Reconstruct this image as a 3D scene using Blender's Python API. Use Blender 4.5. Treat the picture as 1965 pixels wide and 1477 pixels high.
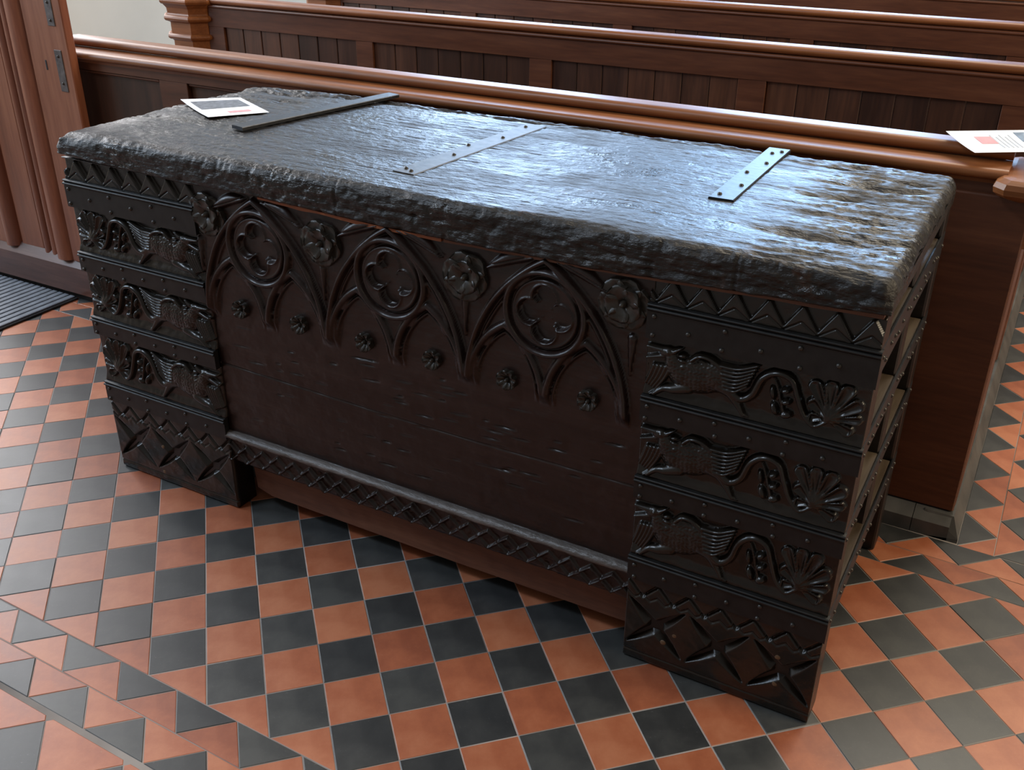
import bpy, bmesh, math, random
import numpy as np
from mathutils import Vector, Matrix

for o in list(bpy.data.objects):
    bpy.data.objects.remove(o, do_unlink=True)
scene = bpy.context.scene
COL = scene.collection
random.seed(7)
RNG = np.random.RandomState(11)

# ------------------------------------------------------------------ camera
IMG_W, IMG_H = 1965.0, 1477.0
FPX = 1907.35
CAM = np.array([1.89385, -1.40790, 1.37885])
RC = np.array([[0.87296751, 0.48772132, 0.00745998],
               [0.23265196, -0.40288194, -0.8851888],
               [-0.42871995, 0.77447663, -0.46517217]])
cd = bpy.data.cameras.new('camera')
cam = bpy.data.objects.new('camera', cd)
COL.objects.link(cam)
cd.sensor_width = 36.0
cd.sensor_fit = 'HORIZONTAL'
cd.lens = FPX * 36.0 / IMG_W
cd.clip_start = 0.02
xa, ya, za = RC[0], -RC[1], -RC[2]
cam.matrix_world = Matrix(((xa[0], ya[0], za[0], CAM[0]), (xa[1], ya[1], za[1], CAM[1]),
                           (xa[2], ya[2], za[2], CAM[2]), (0, 0, 0, 1)))
scene.camera = cam

# ------------------------------------------------------------------ world, lights, exposure
scene.view_settings.view_transform = 'Standard'
scene.view_settings.look = 'None'
scene.view_settings.gamma = 1.0
scene.view_settings.use_curve_mapping = False
scene.view_settings.exposure = 0.0
world = bpy.data.worlds.new('world')
scene.world = world
world.use_nodes = True
bg = world.node_tree.nodes['Background']
bg.inputs['Color'].default_value = (0.80, 0.74, 0.68, 1)
bg.inputs['Strength'].default_value = 0.22


def area(name, loc, target, sx, sy, power, col):
    l = bpy.data.lights.new(name, 'AREA')
    l.shape = 'RECTANGLE'
    l.size = sx
    l.size_y = sy
    l.energy = power
    l.color = col
    o = bpy.data.objects.new(name, l)
    COL.objects.link(o)
    o.location = loc
    d = Vector(target) - Vector(loc)
    o.rotation_euler = d.to_track_quat('-Z', 'Y').to_euler()
    return o


# daylight from the church windows: tall lights in the far wall beyond the pews, one in the wall
# on the left behind the viewer, one in the wall on the right
area('far_window_light', (0.2, 6.4, 3.1), (0.9, 0.3, 0.8), 1.7, 3.0, 260, (0.38, 0.63, 1.0))
area('far_window_light', (-2.6, 6.4, 3.1), (0.8, 0.3, 0.8), 1.7, 3.0, 260, (0.48, 0.69, 1.0))
area('far_window_light', (-4.9, 4.9, 2.9), (0.5, 0.3, 0.8), 1.7, 3.0, 170, (0.66, 0.79, 1.0))
area('high_window_light', (1.8, 3.0, 4.9), (1.8, 0.0, 0.0), 3.0, 2.0, 190, (1.0, 0.90, 0.74))
area('left_window_light', (-3.15, 1.3, 2.4), (0.0, 1.3, 2.4), 2.6, 2.4, 165, (0.97, 0.97, 1.0))
area('left_window_light', (-3.15, -1.0, 2.4), (0.0, -1.0, 2.4), 1.6, 1.8, 75, (0.60, 0.78, 1.0))
area('front_window_light', (-1.6, -2.6, 5.2), (0.7, 0.0, 0.4), 1.1, 0.9, 105, (0.68, 0.82, 1.0))
area('right_window_light', (5.6, 0.6, 2.9), (2.2, 0.2, 0.0), 1.8, 2.6, 150, (1.0, 0.82, 0.58))

# ------------------------------------------------------------------ helpers


def new_obj(name, me, parent=None, mat=None, loc=(0, 0, 0)):
    o = bpy.data.objects.new(name, me)
    COL.objects.link(o)
    o.location = loc
    if parent is not None:
        o.parent = parent
    if mat is not None and me is not None and len(me.materials) == 0:
        me.materials.append(mat)
    return o


def tag(o, label=None, cat=None, group=None, kind=None):
    if label: o['label'] = label
    if cat: o['category'] = cat
    if group: o['group'] = group
    if kind: o['kind'] = kind
    return o


def root(name, loc, label, cat, group=None):
    o = bpy.data.objects.new(name, None)
    COL.objects.link(o)
    o.empty_display_size = 0.1
    o.location = loc
    return tag(o, label, cat, group)


def wloc(o):
    v = Vector((0, 0, 0))
    while o is not None:
        v = v + o.location
        o = o.parent
    return v


def mk(name, V, F, mat, parent=None, smooth=False):
    """world-space verts -> mesh object under parent (translation-only parents)"""
    V = np.asarray(V, dtype=np.float64)
    if parent is not None:
        V = V - np.array(wloc(parent))
    me = bpy.data.meshes.new(name)
    me.from_pydata(V.tolist(), [], [list(map(int, f)) for f in F])
    me.update()
    if smooth:
        me.polygons.foreach_set('use_smooth', [True] * len(me.polygons))
    return new_obj(name, me, parent, mat)


def mk_grid(name, P, mat, parent=None, skirt=None, smooth=True):
    """P: (n,m,3) array of world points; quads; optional skirt vector"""
    n, m = P.shape[:2]
    V = P.reshape(-1, 3)
    idx = np.arange(n * m).reshape(n, m)
    Q = np.stack([idx[:-1, :-1], idx[1:, :-1], idx[1:, 1:], idx[:-1, 1:]], -1).reshape(-1, 4)
    if skirt is not None:
        ring = np.concatenate([idx[:, 0], idx[-1, 1:], idx[-2::-1, -1], idx[0, -2:0:-1]])
        S = V[ring].copy()
        S[:, 1] = skirt
        base = len(V)
        k = len(ring)
        V = np.vstack([V, S])
        a = np.arange(k)
        b = (a + 1) % k
        Q = np.vstack([Q, np.stack([ring[b], ring[a], base + a, base + b], -1)])
    if parent is not None:
        V = V - np.array(wloc(parent))
    me = bpy.data.meshes.new(name)
    me.vertices.add(len(V))
    me.vertices.foreach_set('co', V.astype(np.float32).ravel())
    me.loops.add(Q.size)
    me.loops.foreach_set('vertex_index', Q.astype(np.int32).ravel())
    me.polygons.add(len(Q))
    me.polygons.foreach_set('loop_start', np.arange(0, Q.size, 4, dtype=np.int32))
    me.polygons.foreach_set('loop_total', np.full(len(Q), 4, dtype=np.int32))
    me.update(calc_edges=True)
    me.validate()
    if smooth:
        me.polygons.foreach_set('use_smooth', [True] * len(me.polygons))
    return new_obj(name, me, parent, mat)


def box(name, x0, x1, y0, y1, z0, z1, mat, parent=None, bev=0.0, seg=2, smooth=False):
    bm = bmesh.new()
    bmesh.ops.create_cube(bm, size=1.0)
    for v in bm.verts:
        v.co = Vector(((x0 + x1) / 2 + v.co.x * (x1 - x0), (y0 + y1) / 2 + v.co.y * (y1 - y0),
                       (z0 + z1) / 2 + v.co.z * (z1 - z0)))
    if bev > 0:
        bmesh.ops.bevel(bm, geom=list(bm.edges), offset=bev, segments=seg, affect='EDGES', profile=0.5)
    if parent is not None:
        bmesh.ops.translate(bm, vec=-wloc(parent), verts=bm.verts)
    me = bpy.data.meshes.new(name)
    bm.to_mesh(me)
    bm.free()
    return new_obj(name, me, parent, mat)


def extrude_x(name, prof, x0, x1, mat, parent=None, smooth=False, skew=0.0):
    """prof: list of (y,z) going round the section; extruded along x. skew: dy per metre of x"""
    n = len(prof)
    V = [(x0, y + skew * x0, z) for y, z in prof] + [(x1, y + skew * x1, z) for y, z in prof]
    F = [(i, (i + 1) % n, n + (i + 1) % n, n + i) for i in range(n)]
    F += [tuple(range(n))[::-1], tuple(range(n, 2 * n))]
    return mk(name, V, F, mat, parent, smooth)


def extrude_z(name, prof, z0, z1, mat, parent=None, smooth=False):
    n = len(prof)
    V = [(x, y, z0) for x, y in prof] + [(x, y, z1) for x, y in prof]
    F = [(i, (i + 1) % n, n + (i + 1) % n, n + i) for i in range(n)]
    F += [tuple(range(n))[::-1], tuple(range(n, 2 * n))]
    return mk(name, V, F, mat, parent, smooth)


def arc(cx, cy, r, a0, a1, n):
    return [(cx + r * math.cos(math.radians(a0 + (a1 - a0) * i / n)),
             cy + r * math.sin(math.radians(a0 + (a1 - a0) * i / n))) for i in range(n + 1)]


def smooth_by_angle(o, ang=40):
    me = o.data
    me.polygons.foreach_set('use_smooth', [True] * len(me.polygons))
    try:
        me.set_sharp_from_angle(angle=math.radians(ang))
    except Exception:
        pass
    return o


def sstep(a, b, x):
    t = np.clip((x - a) / (b - a), 0, 1)
    return t * t * (3 - 2 * t)


_T = RNG.rand(256, 256)


def vnoise(x, y):
    xi = np.floor(x).astype(int)
    yi = np.floor(y).astype(int)
    fx = x - xi
    fy = y - yi
    fx = fx * fx * (3 - 2 * fx)
    fy = fy * fy * (3 - 2 * fy)
    a = _T[xi % 256, yi % 256]
    b = _T[(xi + 1) % 256, yi % 256]
    c = _T[xi % 256, (yi + 1) % 256]
    d = _T[(xi + 1) % 256, (yi + 1) % 256]
    return (a * (1 - fx) + b * fx) * (1 - fy) + (c * (1 - fx) + d * fx) * fy - 0.5


def fbm(x, y, o=4):
    s = 0
    a = 1.0
    for i in range(o):
        s = s + a * vnoise(x + 17.3 * i, y + 9.1 * i)
        x = x * 2.03
        y = y * 2.03
        a *= 0.5
    return s


# ------------------------------------------------------------------ materials


def mat_new(name):
    m = bpy.data.materials.new(name)
    m.use_nodes = True
    nt = m.node_tree
    return m, nt, nt.nodes['Principled BSDF']


def wood(name, c_dark, c_mid, c_light, rough=0.4, grain=(1.5, 22, 22), bump=0.15, coat=0.0, spec=0.5, wear=None, wear_amt=0.0,
         fine=6.0, randv=0.0, pit=0.0, pit_scale=110.0, patch=0.0):
    m, nt, p = mat_new(name)
    N = nt.nodes.new
    L = nt.links.new
    tc = N('ShaderNodeTexCoord')
    mp = N('ShaderNodeMapping')
    mp.inputs['Scale'].default_value = grain
    L(tc.outputs['Object'], mp.inputs['Vector'])
    src = mp.outputs['Vector']
    if randv > 0:
        oi = N('ShaderNodeObjectInfo')
        ad = N('ShaderNodeVectorMath')
        ad.operation = 'ADD'
        ml = N('ShaderNodeVectorMath')
        ml.operation = 'SCALE'
        cb = N('ShaderNodeCombineXYZ')
        L(oi.outputs['Random'], cb.inputs[0])
        L(oi.outputs['Random'], cb.inputs[1])
        L(cb.outputs[0], ml.inputs[0])
        ml.inputs['Scale'].default_value = 37.0
        L(mp.outputs['Vector'], ad.inputs[0])
        L(ml.outputs[0], ad.inputs[1])
        src = ad.outputs[0]
    n1 = N('ShaderNodeTexNoise')
    n1.inputs['Scale'].default_value = 1.0
    n1.inputs['Detail'].default_value = 7
    n1.inputs['Roughness'].default_value = 0.62
    L(src, n1.inputs['Vector'])
    n2 = N('ShaderNodeTexNoise')
    n2.inputs['Scale'].default_value = fine
    n2.inputs['Detail'].default_value = 4
    L(src, n2.inputs['Vector'])
    r = N('ShaderNodeValToRGB')
    e = r.color_ramp.elements
    e[0].position = 0.28
    e[0].color = (*c_dark, 1)
    e[1].position = 0.75
    e[1].color = (*c_light, 1)
    k = e.new(0.5)
    k.color = (*c_mid, 1)
    mx = N('ShaderNodeMath')
    mx.operation = 'MULTIPLY_ADD'
    mx.inputs[1].default_value = 0.35
    L(n2.outputs['Fac'], mx.inputs[0])
    m2 = N('ShaderNodeMath')
    m2.operation = 'MULTIPLY'
    m2.inputs[1].default_value = 0.65
    L(n1.outputs['Fac'], m2.inputs[0])
    L(m2.outputs[0], mx.inputs[2])
    fac = mx.outputs[0]
    if randv > 0:
        a2 = N('ShaderNodeMath')
        a2.operation = 'MULTIPLY_ADD'
        a2.inputs[1].default_value = randv
        L(oi.outputs['Random'], a2.inputs[0])
        s2 = N('ShaderNodeMath')
        s2.operation = 'SUBTRACT'
        L(fac, s2.inputs[0])
        s2.inputs[1].default_value = randv * 0.5
        L(s2.outputs[0], a2.inputs[2])
        fac = a2.outputs[0]
    L(fac, r.inputs['Fac'])
    colr = r.outputs['Color']
    if wear is not None:
        wn = N('ShaderNodeTexNoise')
        wn.inputs['Scale'].default_value = 9.0
        wn.inputs['Detail'].default_value = 8
        wn.inputs['Roughness'].default_value = 0.7
        L(tc.outputs['Object'], wn.inputs['Vector'])
        wr = N('ShaderNodeMapRange')
        wr.inputs['From Min'].default_value = 0.62 - wear_amt
        wr.inputs['From Max'].default_value = 0.74 - wear_amt
        L(wn.outputs['Fac'], wr.inputs['Value'])
        mi = N('ShaderNodeMix')
        mi.data_type = 'RGBA'
        L(wr.outputs['Result'], mi.inputs['Factor'])
        L(colr, mi.inputs['A'])
        mi.inputs['B'].default_value = (*wear, 1)
        colr = mi.outputs['Result']
    L(colr, p.inputs['Base Color'])
    rr = N('ShaderNodeMapRange')
    rr.inputs['To Min'].default_value = rough - 0.10
    rr.inputs['To Max'].default_value = rough + 0.14
    L(n1.outputs['Fac'], rr.inputs['Value'])
    L(rr.outputs['Result'], p.inputs['Roughness'])
    if patch > 0:
        # polish worn through in patches
        mp3 = N('ShaderNodeMapping')
        mp3.inputs['Scale'].default_value = (5.0, 11.0, 11.0)
        L(tc.outputs['Object'], mp3.inputs['Vector'])
        n5 = N('ShaderNodeTexNoise')
        n5.inputs['Scale'].default_value = 1.0
        n5.inputs['Detail'].default_value = 9
        n5.inputs['Roughness'].default_value = 0.72
        L(mp3.outputs['Vector'], n5.inputs['Vector'])
        r5 = N('ShaderNodeMapRange')
        r5.inputs['From Min'].default_value = 0.36
        r5.inputs['From Max'].default_value = 0.66
        r5.inputs['To Min'].default_value = rough - 0.12
        r5.inputs['To Max'].default_value = rough + patch
        L(n5.outputs['Fac'], r5.inputs['Value'])
        L(r5.outputs['Result'], p.inputs['Roughness'])
    b = N('ShaderNodeBump')
    b.inputs['Strength'].default_value = bump
    b.inputs['Distance'].default_value = 0.004
    L(mx.outputs[0], b.inputs['Height'])
    L(b.outputs['Normal'], p.inputs['Normal'])
    if pit > 0:
        mp2 = N('ShaderNodeMapping')
        mp2.inputs['Scale'].default_value = (0.55, 1.0, 1.0)
        L(tc.outputs['Object'], mp2.inputs['Vector'])
        n4 = N('ShaderNodeTexNoise')
        n4.inputs['Scale'].default_value = pit_scale
        n4.inputs['Detail'].default_value = 3
        n4.inputs['Roughness'].default_value = 0.6
        L(mp2.outputs['Vector'], n4.inputs['Vector'])
        b2 = N('ShaderNodeBump')
        b2.inputs['Strength'].default_value = pit
        b2.inputs['Distance'].default_value = 0.004
        L(n4.outputs['Fac'], b2.inputs['Height'])
        L(b.outputs['Normal'], b2.inputs['Normal'])
        L(b2.outputs['Normal'], p.inputs['Normal'])
    p.inputs['Specular IOR Level'].default_value = spec
    p.inputs['Coat Weight'].default_value = coat
    p.inputs['Coat Roughness'].default_value = 0.18
    return m


def plain(name, col, rough=0.5, metal=0.0, noise=0.15, scale=30, bump=0.1, spec=0.5, dist=0.002):
    m, nt, p = mat_new(name)
    N = nt.nodes.new
    L = nt.links.new
    tc = N('ShaderNodeTexCoord')
    n = N('ShaderNodeTexNoise')
    n.inputs['Scale'].default_value = scale
    n.inputs['Detail'].default_value = 6
    L(tc.outputs['Object'], n.inputs['Vector'])
    r = N('ShaderNodeValToRGB')
    r.color_ramp.elements[0].position = 0.3
    r.color_ramp.elements[1].position = 0.72
    r.color_ramp.elements[0].color = (*[c * (1 - noise) for c in col], 1)
    r.color_ramp.elements[1].color = (*[min(1, c * (1 + noise)) for c in col], 1)
    L(n.outputs['Fac'], r.inputs['Fac'])
    L(r.outputs['Color'], p.inputs['Base Color'])
    p.inputs['Roughness'].default_value = rough
    p.inputs['Metallic'].default_value = metal
    p.inputs['Specular IOR Level'].default_value = spec
    b = N('ShaderNodeBump')
    b.inputs['Strength'].default_value = bump
    b.inputs['Distance'].default_value = dist
    L(n.outputs['Fac'], b.inputs['Height'])
    L(b.outputs['Normal'], p.inputs['Normal'])
    return m


def tile_mat(name, c0, c1, c2, rough, speck):
    """worn floor tile: colour shift per tile, mottling, pale scuffs and specks"""
    m, nt, p = mat_new(name)
    N = nt.nodes.new
    L = nt.links.new
    tc = N('ShaderNodeTexCoord')
    oi = N('ShaderNodeObjectInfo')
    n = N('ShaderNodeTexNoise')
    n.inputs['Scale'].default_value = 11
    n.inputs['Detail'].default_value = 8
    n.inputs['Roughness'].default_value = 0.65
    L(tc.outputs['Object'], n.inputs['Vector'])
    ma = N('ShaderNodeMath')
    ma.operation = 'MULTIPLY_ADD'
    ma.inputs[1].default_value = 0.36
    L(oi.outputs['Random'], ma.inputs[0])
    mb = N('ShaderNodeMath')
    mb.operation = 'MULTIPLY'
    mb.inputs[1].default_value = 1.10
    L(n.outputs['Fac'], mb.inputs[0])
    L(mb.outputs[0], ma.inputs[2])
    r = N('ShaderNodeValToRGB')
    e = r.color_ramp.elements
    e[0].position = 0.48
    e[0].color = (*c0, 1)
    e[1].position = 0.98
    e[1].color = (*c2, 1)
    k = e.new(0.72)
    k.color = (*c1, 1)
    L(ma.outputs[0], r.inputs['Fac'])
    n3 = N('ShaderNodeTexNoise')
    n3.inputs['Scale'].default_value = 190
    n3.inputs['Detail'].default_value = 3
    L(tc.outputs['Object'], n3.inputs['Vector'])
    mr = N('ShaderNodeMapRange')
    mr.inputs['From Min'].default_value = 0.66
    mr.inputs['From Max'].default_value = 0.78
    mr.inputs['To Max'].default_value = 0.5
    L(n3.outputs['Fac'], mr.inputs['Value'])
    mi = N('ShaderNodeMix')
    mi.data_type = 'RGBA'
    L(mr.outputs['Result'], mi.inputs['Factor'])
    L(r.outputs['Color'], mi.inputs['A'])
    mi.inputs['B'].default_value = (*speck, 1)
    L(mi.outputs['Result'], p.inputs['Base Color'])
    rr = N('ShaderNodeMapRange')
    rr.inputs['To Min'].default_value = rough - 0.08
    rr.inputs['To Max'].default_value = rough + 0.12
    L(n.outputs['Fac'], rr.inputs['Value'])
    L(rr.outputs['Result'], p.inputs['Roughness'])
    b = N('ShaderNodeBump')
    b.inputs['Strength'].default_value = 0.12
    b.inputs['Distance'].default_value = 0.002
    L(n.outputs['Fac'], b.inputs['Height'])
    L(b.outputs['Normal'], p.inputs['Normal'])
    p.inputs['Specular IOR Level'].default_value = 0.85
    return m


M = {}
M['chest'] = wood('old_oak', (0.004, 0.0026, 0.0018), (0.009, 0.0055, 0.0038), (0.018, 0.011, 0.007), 0.40, (2, 26, 26), 0.35, 0.1)
M['panel'] = wood('panel_oak', (0.008, 0.0034, 0.0026), (0.015, 0.0066, 0.0048), (0.030, 0.014, 0.010), 0.33, (2, 30, 30), 0.25, 0.05)
M['carved'] = wood('carved_oak', (0.005, 0.0036, 0.0024), (0.010, 0.007, 0.0045), (0.020, 0.014, 0.009), 0.27, (8, 14, 14), 0.2, 0.1)
M['rosette'] = wood('carved_flower', (0.014, 0.011, 0.008), (0.030, 0.024, 0.018), (0.055, 0.046, 0.036), 0.34, (20, 20, 20), 0.2, 0.1)
M['worn'] = wood('worn_moulding', (0.045, 0.036, 0.031), (0.10, 0.085, 0.076), (0.19, 0.165, 0.15), 0.38, (8, 40, 40), 0.5, 0.0, pit=0.5)
M['lid'] = wood('lid_oak', (0.004, 0.0028, 0.002), (0.009, 0.0063, 0.0045), (0.024, 0.017, 0.012), 0.36, (3.0, 40, 40), 0.8, 0.0, fine=4, patch=0.28, pit=1.0, pit_scale=85, wear=(0.06, 0.027, 0.013), wear_amt=0.0)
M['rail'] = wood('red_oak_rail', (0.065, 0.024, 0.013), (0.12, 0.046, 0.024), (0.18, 0.078, 0.042), 0.6, (3, 24, 24), 0.3)
M['edge'] = wood('split_edge', (0.12, 0.035, 0.012), (0.26, 0.075, 0.024), (0.36, 0.12, 0.04), 0.5, (5, 30, 30), 0.3)
M['side'] = wood('side_oak', (0.040, 0.026, 0.016), (0.085, 0.060, 0.038), (0.16, 0.12, 0.08), 0.5, (20, 2, 20), 0.3)
M['iron'] = plain('black_iron', (0.016, 0.015, 0.014), 0.42, 0.35, 0.3, 40, 0.25)
M['lidiron'] = plain('lid_iron', (0.035, 0.036, 0.040), 0.42, 0.6, 0.3, 60, 0.3)
M['stud'] = plain('iron_stud', (0.05, 0.045, 0.04), 0.32, 0.6, 0.3, 60, 0.2)
M['wornstrap'] = plain('worn_strap', (0.050, 0.042, 0.034), 0.5, 0.2, 0.4, 50, 0.3)
M['oldplate'] = plain('old_lock_plate', (0.10, 0.085, 0.08), 0.5, 0.3, 0.4, 50, 0.3)
M['bronze'] = plain('bronze_nail', (0.14, 0.085, 0.045), 0.45, 0.3, 0.3, 60, 0.2)
M['pew'] = wood('pew_wood', (0.042, 0.012, 0.0045), (0.084, 0.025, 0.009), (0.140, 0.047, 0.017), 0.42, (2.0, 20, 20), 0.10, 0.05)
M['plank'] = wood('pew_plank', (0.022, 0.008, 0.004), (0.050, 0.018, 0.008), (0.105, 0.038, 0.016), 0.42, (18, 18, 1.6), 0.10, 0.1, randv=0.30)
M['cap'] = wood('pew_cap', (0.11, 0.034, 0.009), (0.20, 0.066, 0.018), (0.31, 0.115, 0.036), 0.40, (2.0, 30, 30), 0.10, 0.05)
M['door'] = wood('door_wood', (0.12, 0.034, 0.016), (0.21, 0.066, 0.031), (0.32, 0.12, 0.060), 0.40, (16, 16, 1.3), 0.12, 0.2, randv=0.12)
M['doorrail'] = wood('door_rail', (0.050, 0.020, 0.014), (0.095, 0.040, 0.028), (0.15, 0.07, 0.05), 0.32, (2, 18, 18), 0.12, 0.3)
M['plaster'] = plain('cream_plaster', (0.66, 0.58, 0.46), 0.9, 0, 0.04, 3.0, 0.25, 0.2, 0.01)
M['stone'] = plain('plinth_stone', (0.075, 0.073, 0.068), 0.6, 0, 0.35, 14, 0.2)
M['grout'] = plain('grout', (0.25, 0.225, 0.21), 0.9, 0, 0.75, 2.2, 0.4)
M['rubber'] = plain('mat_rubber', (0.17, 0.19, 0.22), 0.5, 0, 0.2, 40, 0.3)
M['rubberdark'] = plain('mat_backing', (0.02, 0.02, 0.022), 0.7, 0, 0.2, 40, 0.3)
M['paper'] = plain('white_paper', (0.80, 0.81, 0.84), 0.55, 0, 0.01, 20, 0.0)
M['ink_grey'] = plain('grey_print', (0.12, 0.125, 0.14), 0.5, 0, 0.5, 90, 0.0)
M['ink_blue'] = plain('blue_print', (0.16, 0.22, 0.30), 0.5, 0, 0.45, 60, 0.0)
M['ink_red'] = plain('red_print', (0.70, 0.30, 0.30), 0.5, 0, 0.1, 50, 0.0)
M['ink_text'] = plain('text_print', (0.42, 0.44, 0.48), 0.5, 0, 0.05, 50, 0.0)
M['red'] = tile_mat('red_clay_tile', (0.26, 0.068, 0.028), (0.37, 0.108, 0.045), (0.46, 0.165, 0.078), 0.43, (0.42, 0.24, 0.16))
M['redpit'] = tile_mat('pitted_red_tile', (0.30, 0.13, 0.08), (0.44, 0.22, 0.14), (0.54, 0.30, 0.20), 0.5, (0.16, 0.10, 0.08))
M['black'] = tile_mat('black_clay_tile', (0.017, 0.018, 0.019), (0.031, 0.032, 0.032), (0.055, 0.056, 0.053), 0.42, (0.14, 0.14, 0.14))

# ------------------------------------------------------------------ floor
floor = box('floor', -6, 6, -6, 8, -0.08, -0.0010, M['grout'])
tag(floor, 'red and black clay tiled church floor', None, None, 'structure')

WX = np.array([[2.9445e-01, -3.5770e-02], [7.4757e-01, 7.6298e-01], [7.6680e-01, -7.7623e-01],
               [8.7900e-03, 4.5000e-04], [1.2840e-02, -1.3940e-02], [-9.4000e-04, 2.8000e-04]])
WLIN = np.array([[0.29902, -0.03879], [0.77001, 0.75072], [0.75577, -0.76954]])


def lat(c, r):
    """tile lattice -> floor xy. The tiles were laid by hand: spacing drifts a little"""
    u, v = c / 10.0, r / 10.0
    q = np.array([1, u, v, u * u, u * v, v * v]) @ WX
    l = np.array([1, u, v]) @ WLIN
    far = max(abs(c - 4) / 16.0, abs(r + 1) / 16.0)
    t = min(1.0, max(0.0, (far - 0.85) / 0.5))
    return q * (1 - t) + l * t


def ab(a, b):
    return lat((b - a) / 2.0, (b + a) / 2.0)


def project(p):
    q = RC @ (np.array([p[0], p[1], 0.0 if len(p) < 3 else p[2]]) - CAM)
    if q[2] < 0.05:
        return None
    return IMG_W / 2 + FPX * q[0] / q[2], IMG_H / 2 + FPX * q[1] / q[2]


outer = {'red': ([], []), 'black': ([], [])}
ntile = {'red': 0, 'black': 0}


def tile_geo(poly, inset=0.0012, zt=0.0):
    poly = np.array(poly, float)
    if np.cross(poly[1] - poly[0], poly[2] - poly[1]) < 0:
        poly = poly[::-1]
    n = len(poly)

    def off(d):
        out = []
        for i in range(n):
            p0, p1, p2 = poly[i - 1], poly[i], poly[(i + 1) % n]
            e1 = (p1 - p0) / np.linalg.norm(p1 - p0)
            e2 = (p2 - p1) / np.linalg.norm(p2 - p1)
            n1 = np.array([-e1[1], e1[0]])
            n2 = np.array([-e2[1], e2[0]])
            k = n1 + n2
            k = k / (1 + n1 @ n2)
            out.append(p1 + k * d)
        return out
    A = off(inset)
    B = off(inset + 0.0009)
    V = [(x, y, -0.004) for x, y in A] + [(x, y, zt - 0.0006) for x, y in A] + [(x, y, zt) for x, y in B]
    F = [(i, (i + 1) % n, n + (i + 1) % n, n + i) for i in range(n)]
    F += [(n + i, n + (i + 1) % n, 2 * n + (i + 1) % n, 2 * n + i) for i in range(n)]
    F += [tuple(range(2 * n, 3 * n))]
    return V, F


def add_tile(poly, colr, mat=None):
    cen = np.mean(np.array(poly), 0)
    # keep clear of the plinth of the pews
    pr = project(cen)
    V, F = tile_geo(poly, 0.0010 + random.uniform(-0.0003, 0.0003), random.uniform(-0.0006, 0.0005))
    inframe = pr is not None and -90 < pr[0] < IMG_W + 90 and -60 < pr[1] < IMG_H + 120
    if inframe and ntile[colr] < 300:
        ntile[colr] += 1
        o = mk(colr + '_tile', [(v[0] - cen[0], v[1] - cen[1], v[2]) for v in V], F, mat or M[colr])
        o.location = (cen[0], cen[1], 0)
        o.parent = floor
    else:
        vs, fs = outer[colr]
        b = len(vs)
        vs.extend(V)
        fs.extend([tuple(b + i for i in f) for f in F])


# chequer field between the two borders (a = r - c from -8 to 6)
for r in range(-24, 26):
    for c in range(-18, 26):
        a = r - c
        b = r + c
        if b < -28 or b > 36:
            continue
        col = 'red' if (a % 2 == 0) else 'black'
        if -8 < a < 6:
            add_tile([lat(c, r), lat(c + 1, r), lat(c + 1, r + 1), lat(c, r + 1)], col)
        elif a == 6:
            add_tile([lat(c, r), lat(c + 1, r), lat(c + 1, r + 1)], col)
        elif a == -8:
            add_tile([lat(c, r), lat(c, r + 1), lat(c + 1, r + 1)], col)


def strips(a0, sgn, bmin, bmax):
    """two rows of triangles outside the field edge a0"""
    a1, a2 = a0 + sgn, a0 + 2 * sgn
    for k in range(bmin // 2, bmax // 2):
        b = 2 * k
        add_tile([ab(a0, b - 1), ab(a0, b + 1), ab(a1, b)], 'black')
        add_tile([ab(a1, b), ab(a1, b + 2), ab(a0, b + 1)], 'red')
        add_tile([ab(a1, b - 1), ab(a1, b + 1), ab(a2, b)], 'red')
        add_tile([ab(a2, b), ab(a2, b + 2), ab(a1, b + 1)], 'black')


strips(6, 1, -26, 34)
strips(-8, -1, -26, 34)

# border running back beside the pew ends (x = 1.893 .. 2.05)
XS0, XS1, XS2 = 1.8912, 1.9705, 2.0470
h = 0.0772
Y0 = float(0.5 * (ab(-10, 21)[1] + ab(-10, 23)[1]))
for k in range(0, 14):
    y = Y0 + 2 * h * k
    add_tile([(XS0, y), (XS0, y + 2 * h), (XS1, y + h)], 'black')
    if k == 0:
        add_tile([(XS0, y), (XS1, y), (XS1, y + h)], 'red')
    add_tile([(XS1, y + h), (XS1, y + 3 * h), (XS0, y + 2 * h)], 'red')
    add_tile([(XS1, y), (XS1, y + 2 * h), (XS2, y + h)], 'red')
    if k == 0:
        add_tile([(XS1, y), (XS2, y), (XS2, y + h)], 'black')
    add_tile([(XS2, y + h), (XS2, y + 3 * h), (XS1, y + 2 * h)], 'black')
for i in range(0, 8):
    for j in range(0, 16):
        x, y = XS2 + h * 2 * i, Y0 + 2 * h * j
        add_tile([(x, y + h), (x + h, y), (x + 2 * h, y + h), (x + h, y + 2 * h)], 'red' if (i + j) % 2 else 'black')
        add_tile([(x + h, y), (x + 2 * h, y - h), (x + 3 * h, y), (x + 2 * h, y + h)] if j else [(x + h, y), (x + 3 * h, y), (x + 2 * h, y + h)],
                 'black' if (i + j) % 2 else 'red')

# the other paving beyond the near border: larger tiles behind a wide joint
J = np.array([0.3283, -0.6712])
e1 = (lat(1, 6) - lat(0, 6))
e1 = e1 / np.linalg.norm(e1) * 0.142
e2 = (lat(0, 7) - lat(0, 6))
e2 = e2 / np.linalg.norm(e2) * 0.142
d2a, d2b = ab(8, -20), ab(8, 30)
dn = (d2b - d2a) / np.linalg.norm(d2b - d2a)
nn = np.array([dn[1], -dn[0]])


def clip_poly(poly, p0, n, d):
    out = []
    for i in range(len(poly)):
        A, B = poly[i], poly[(i + 1) % len(poly)]
        sa, sb = (A - p0) @ n - d, (B - p0) @ n - d
        if sa >= 0:
            out.append(A)
        if sa * sb < 0:
            out.append(A + (B - A) * sa / (sa - sb))
    return out


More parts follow.
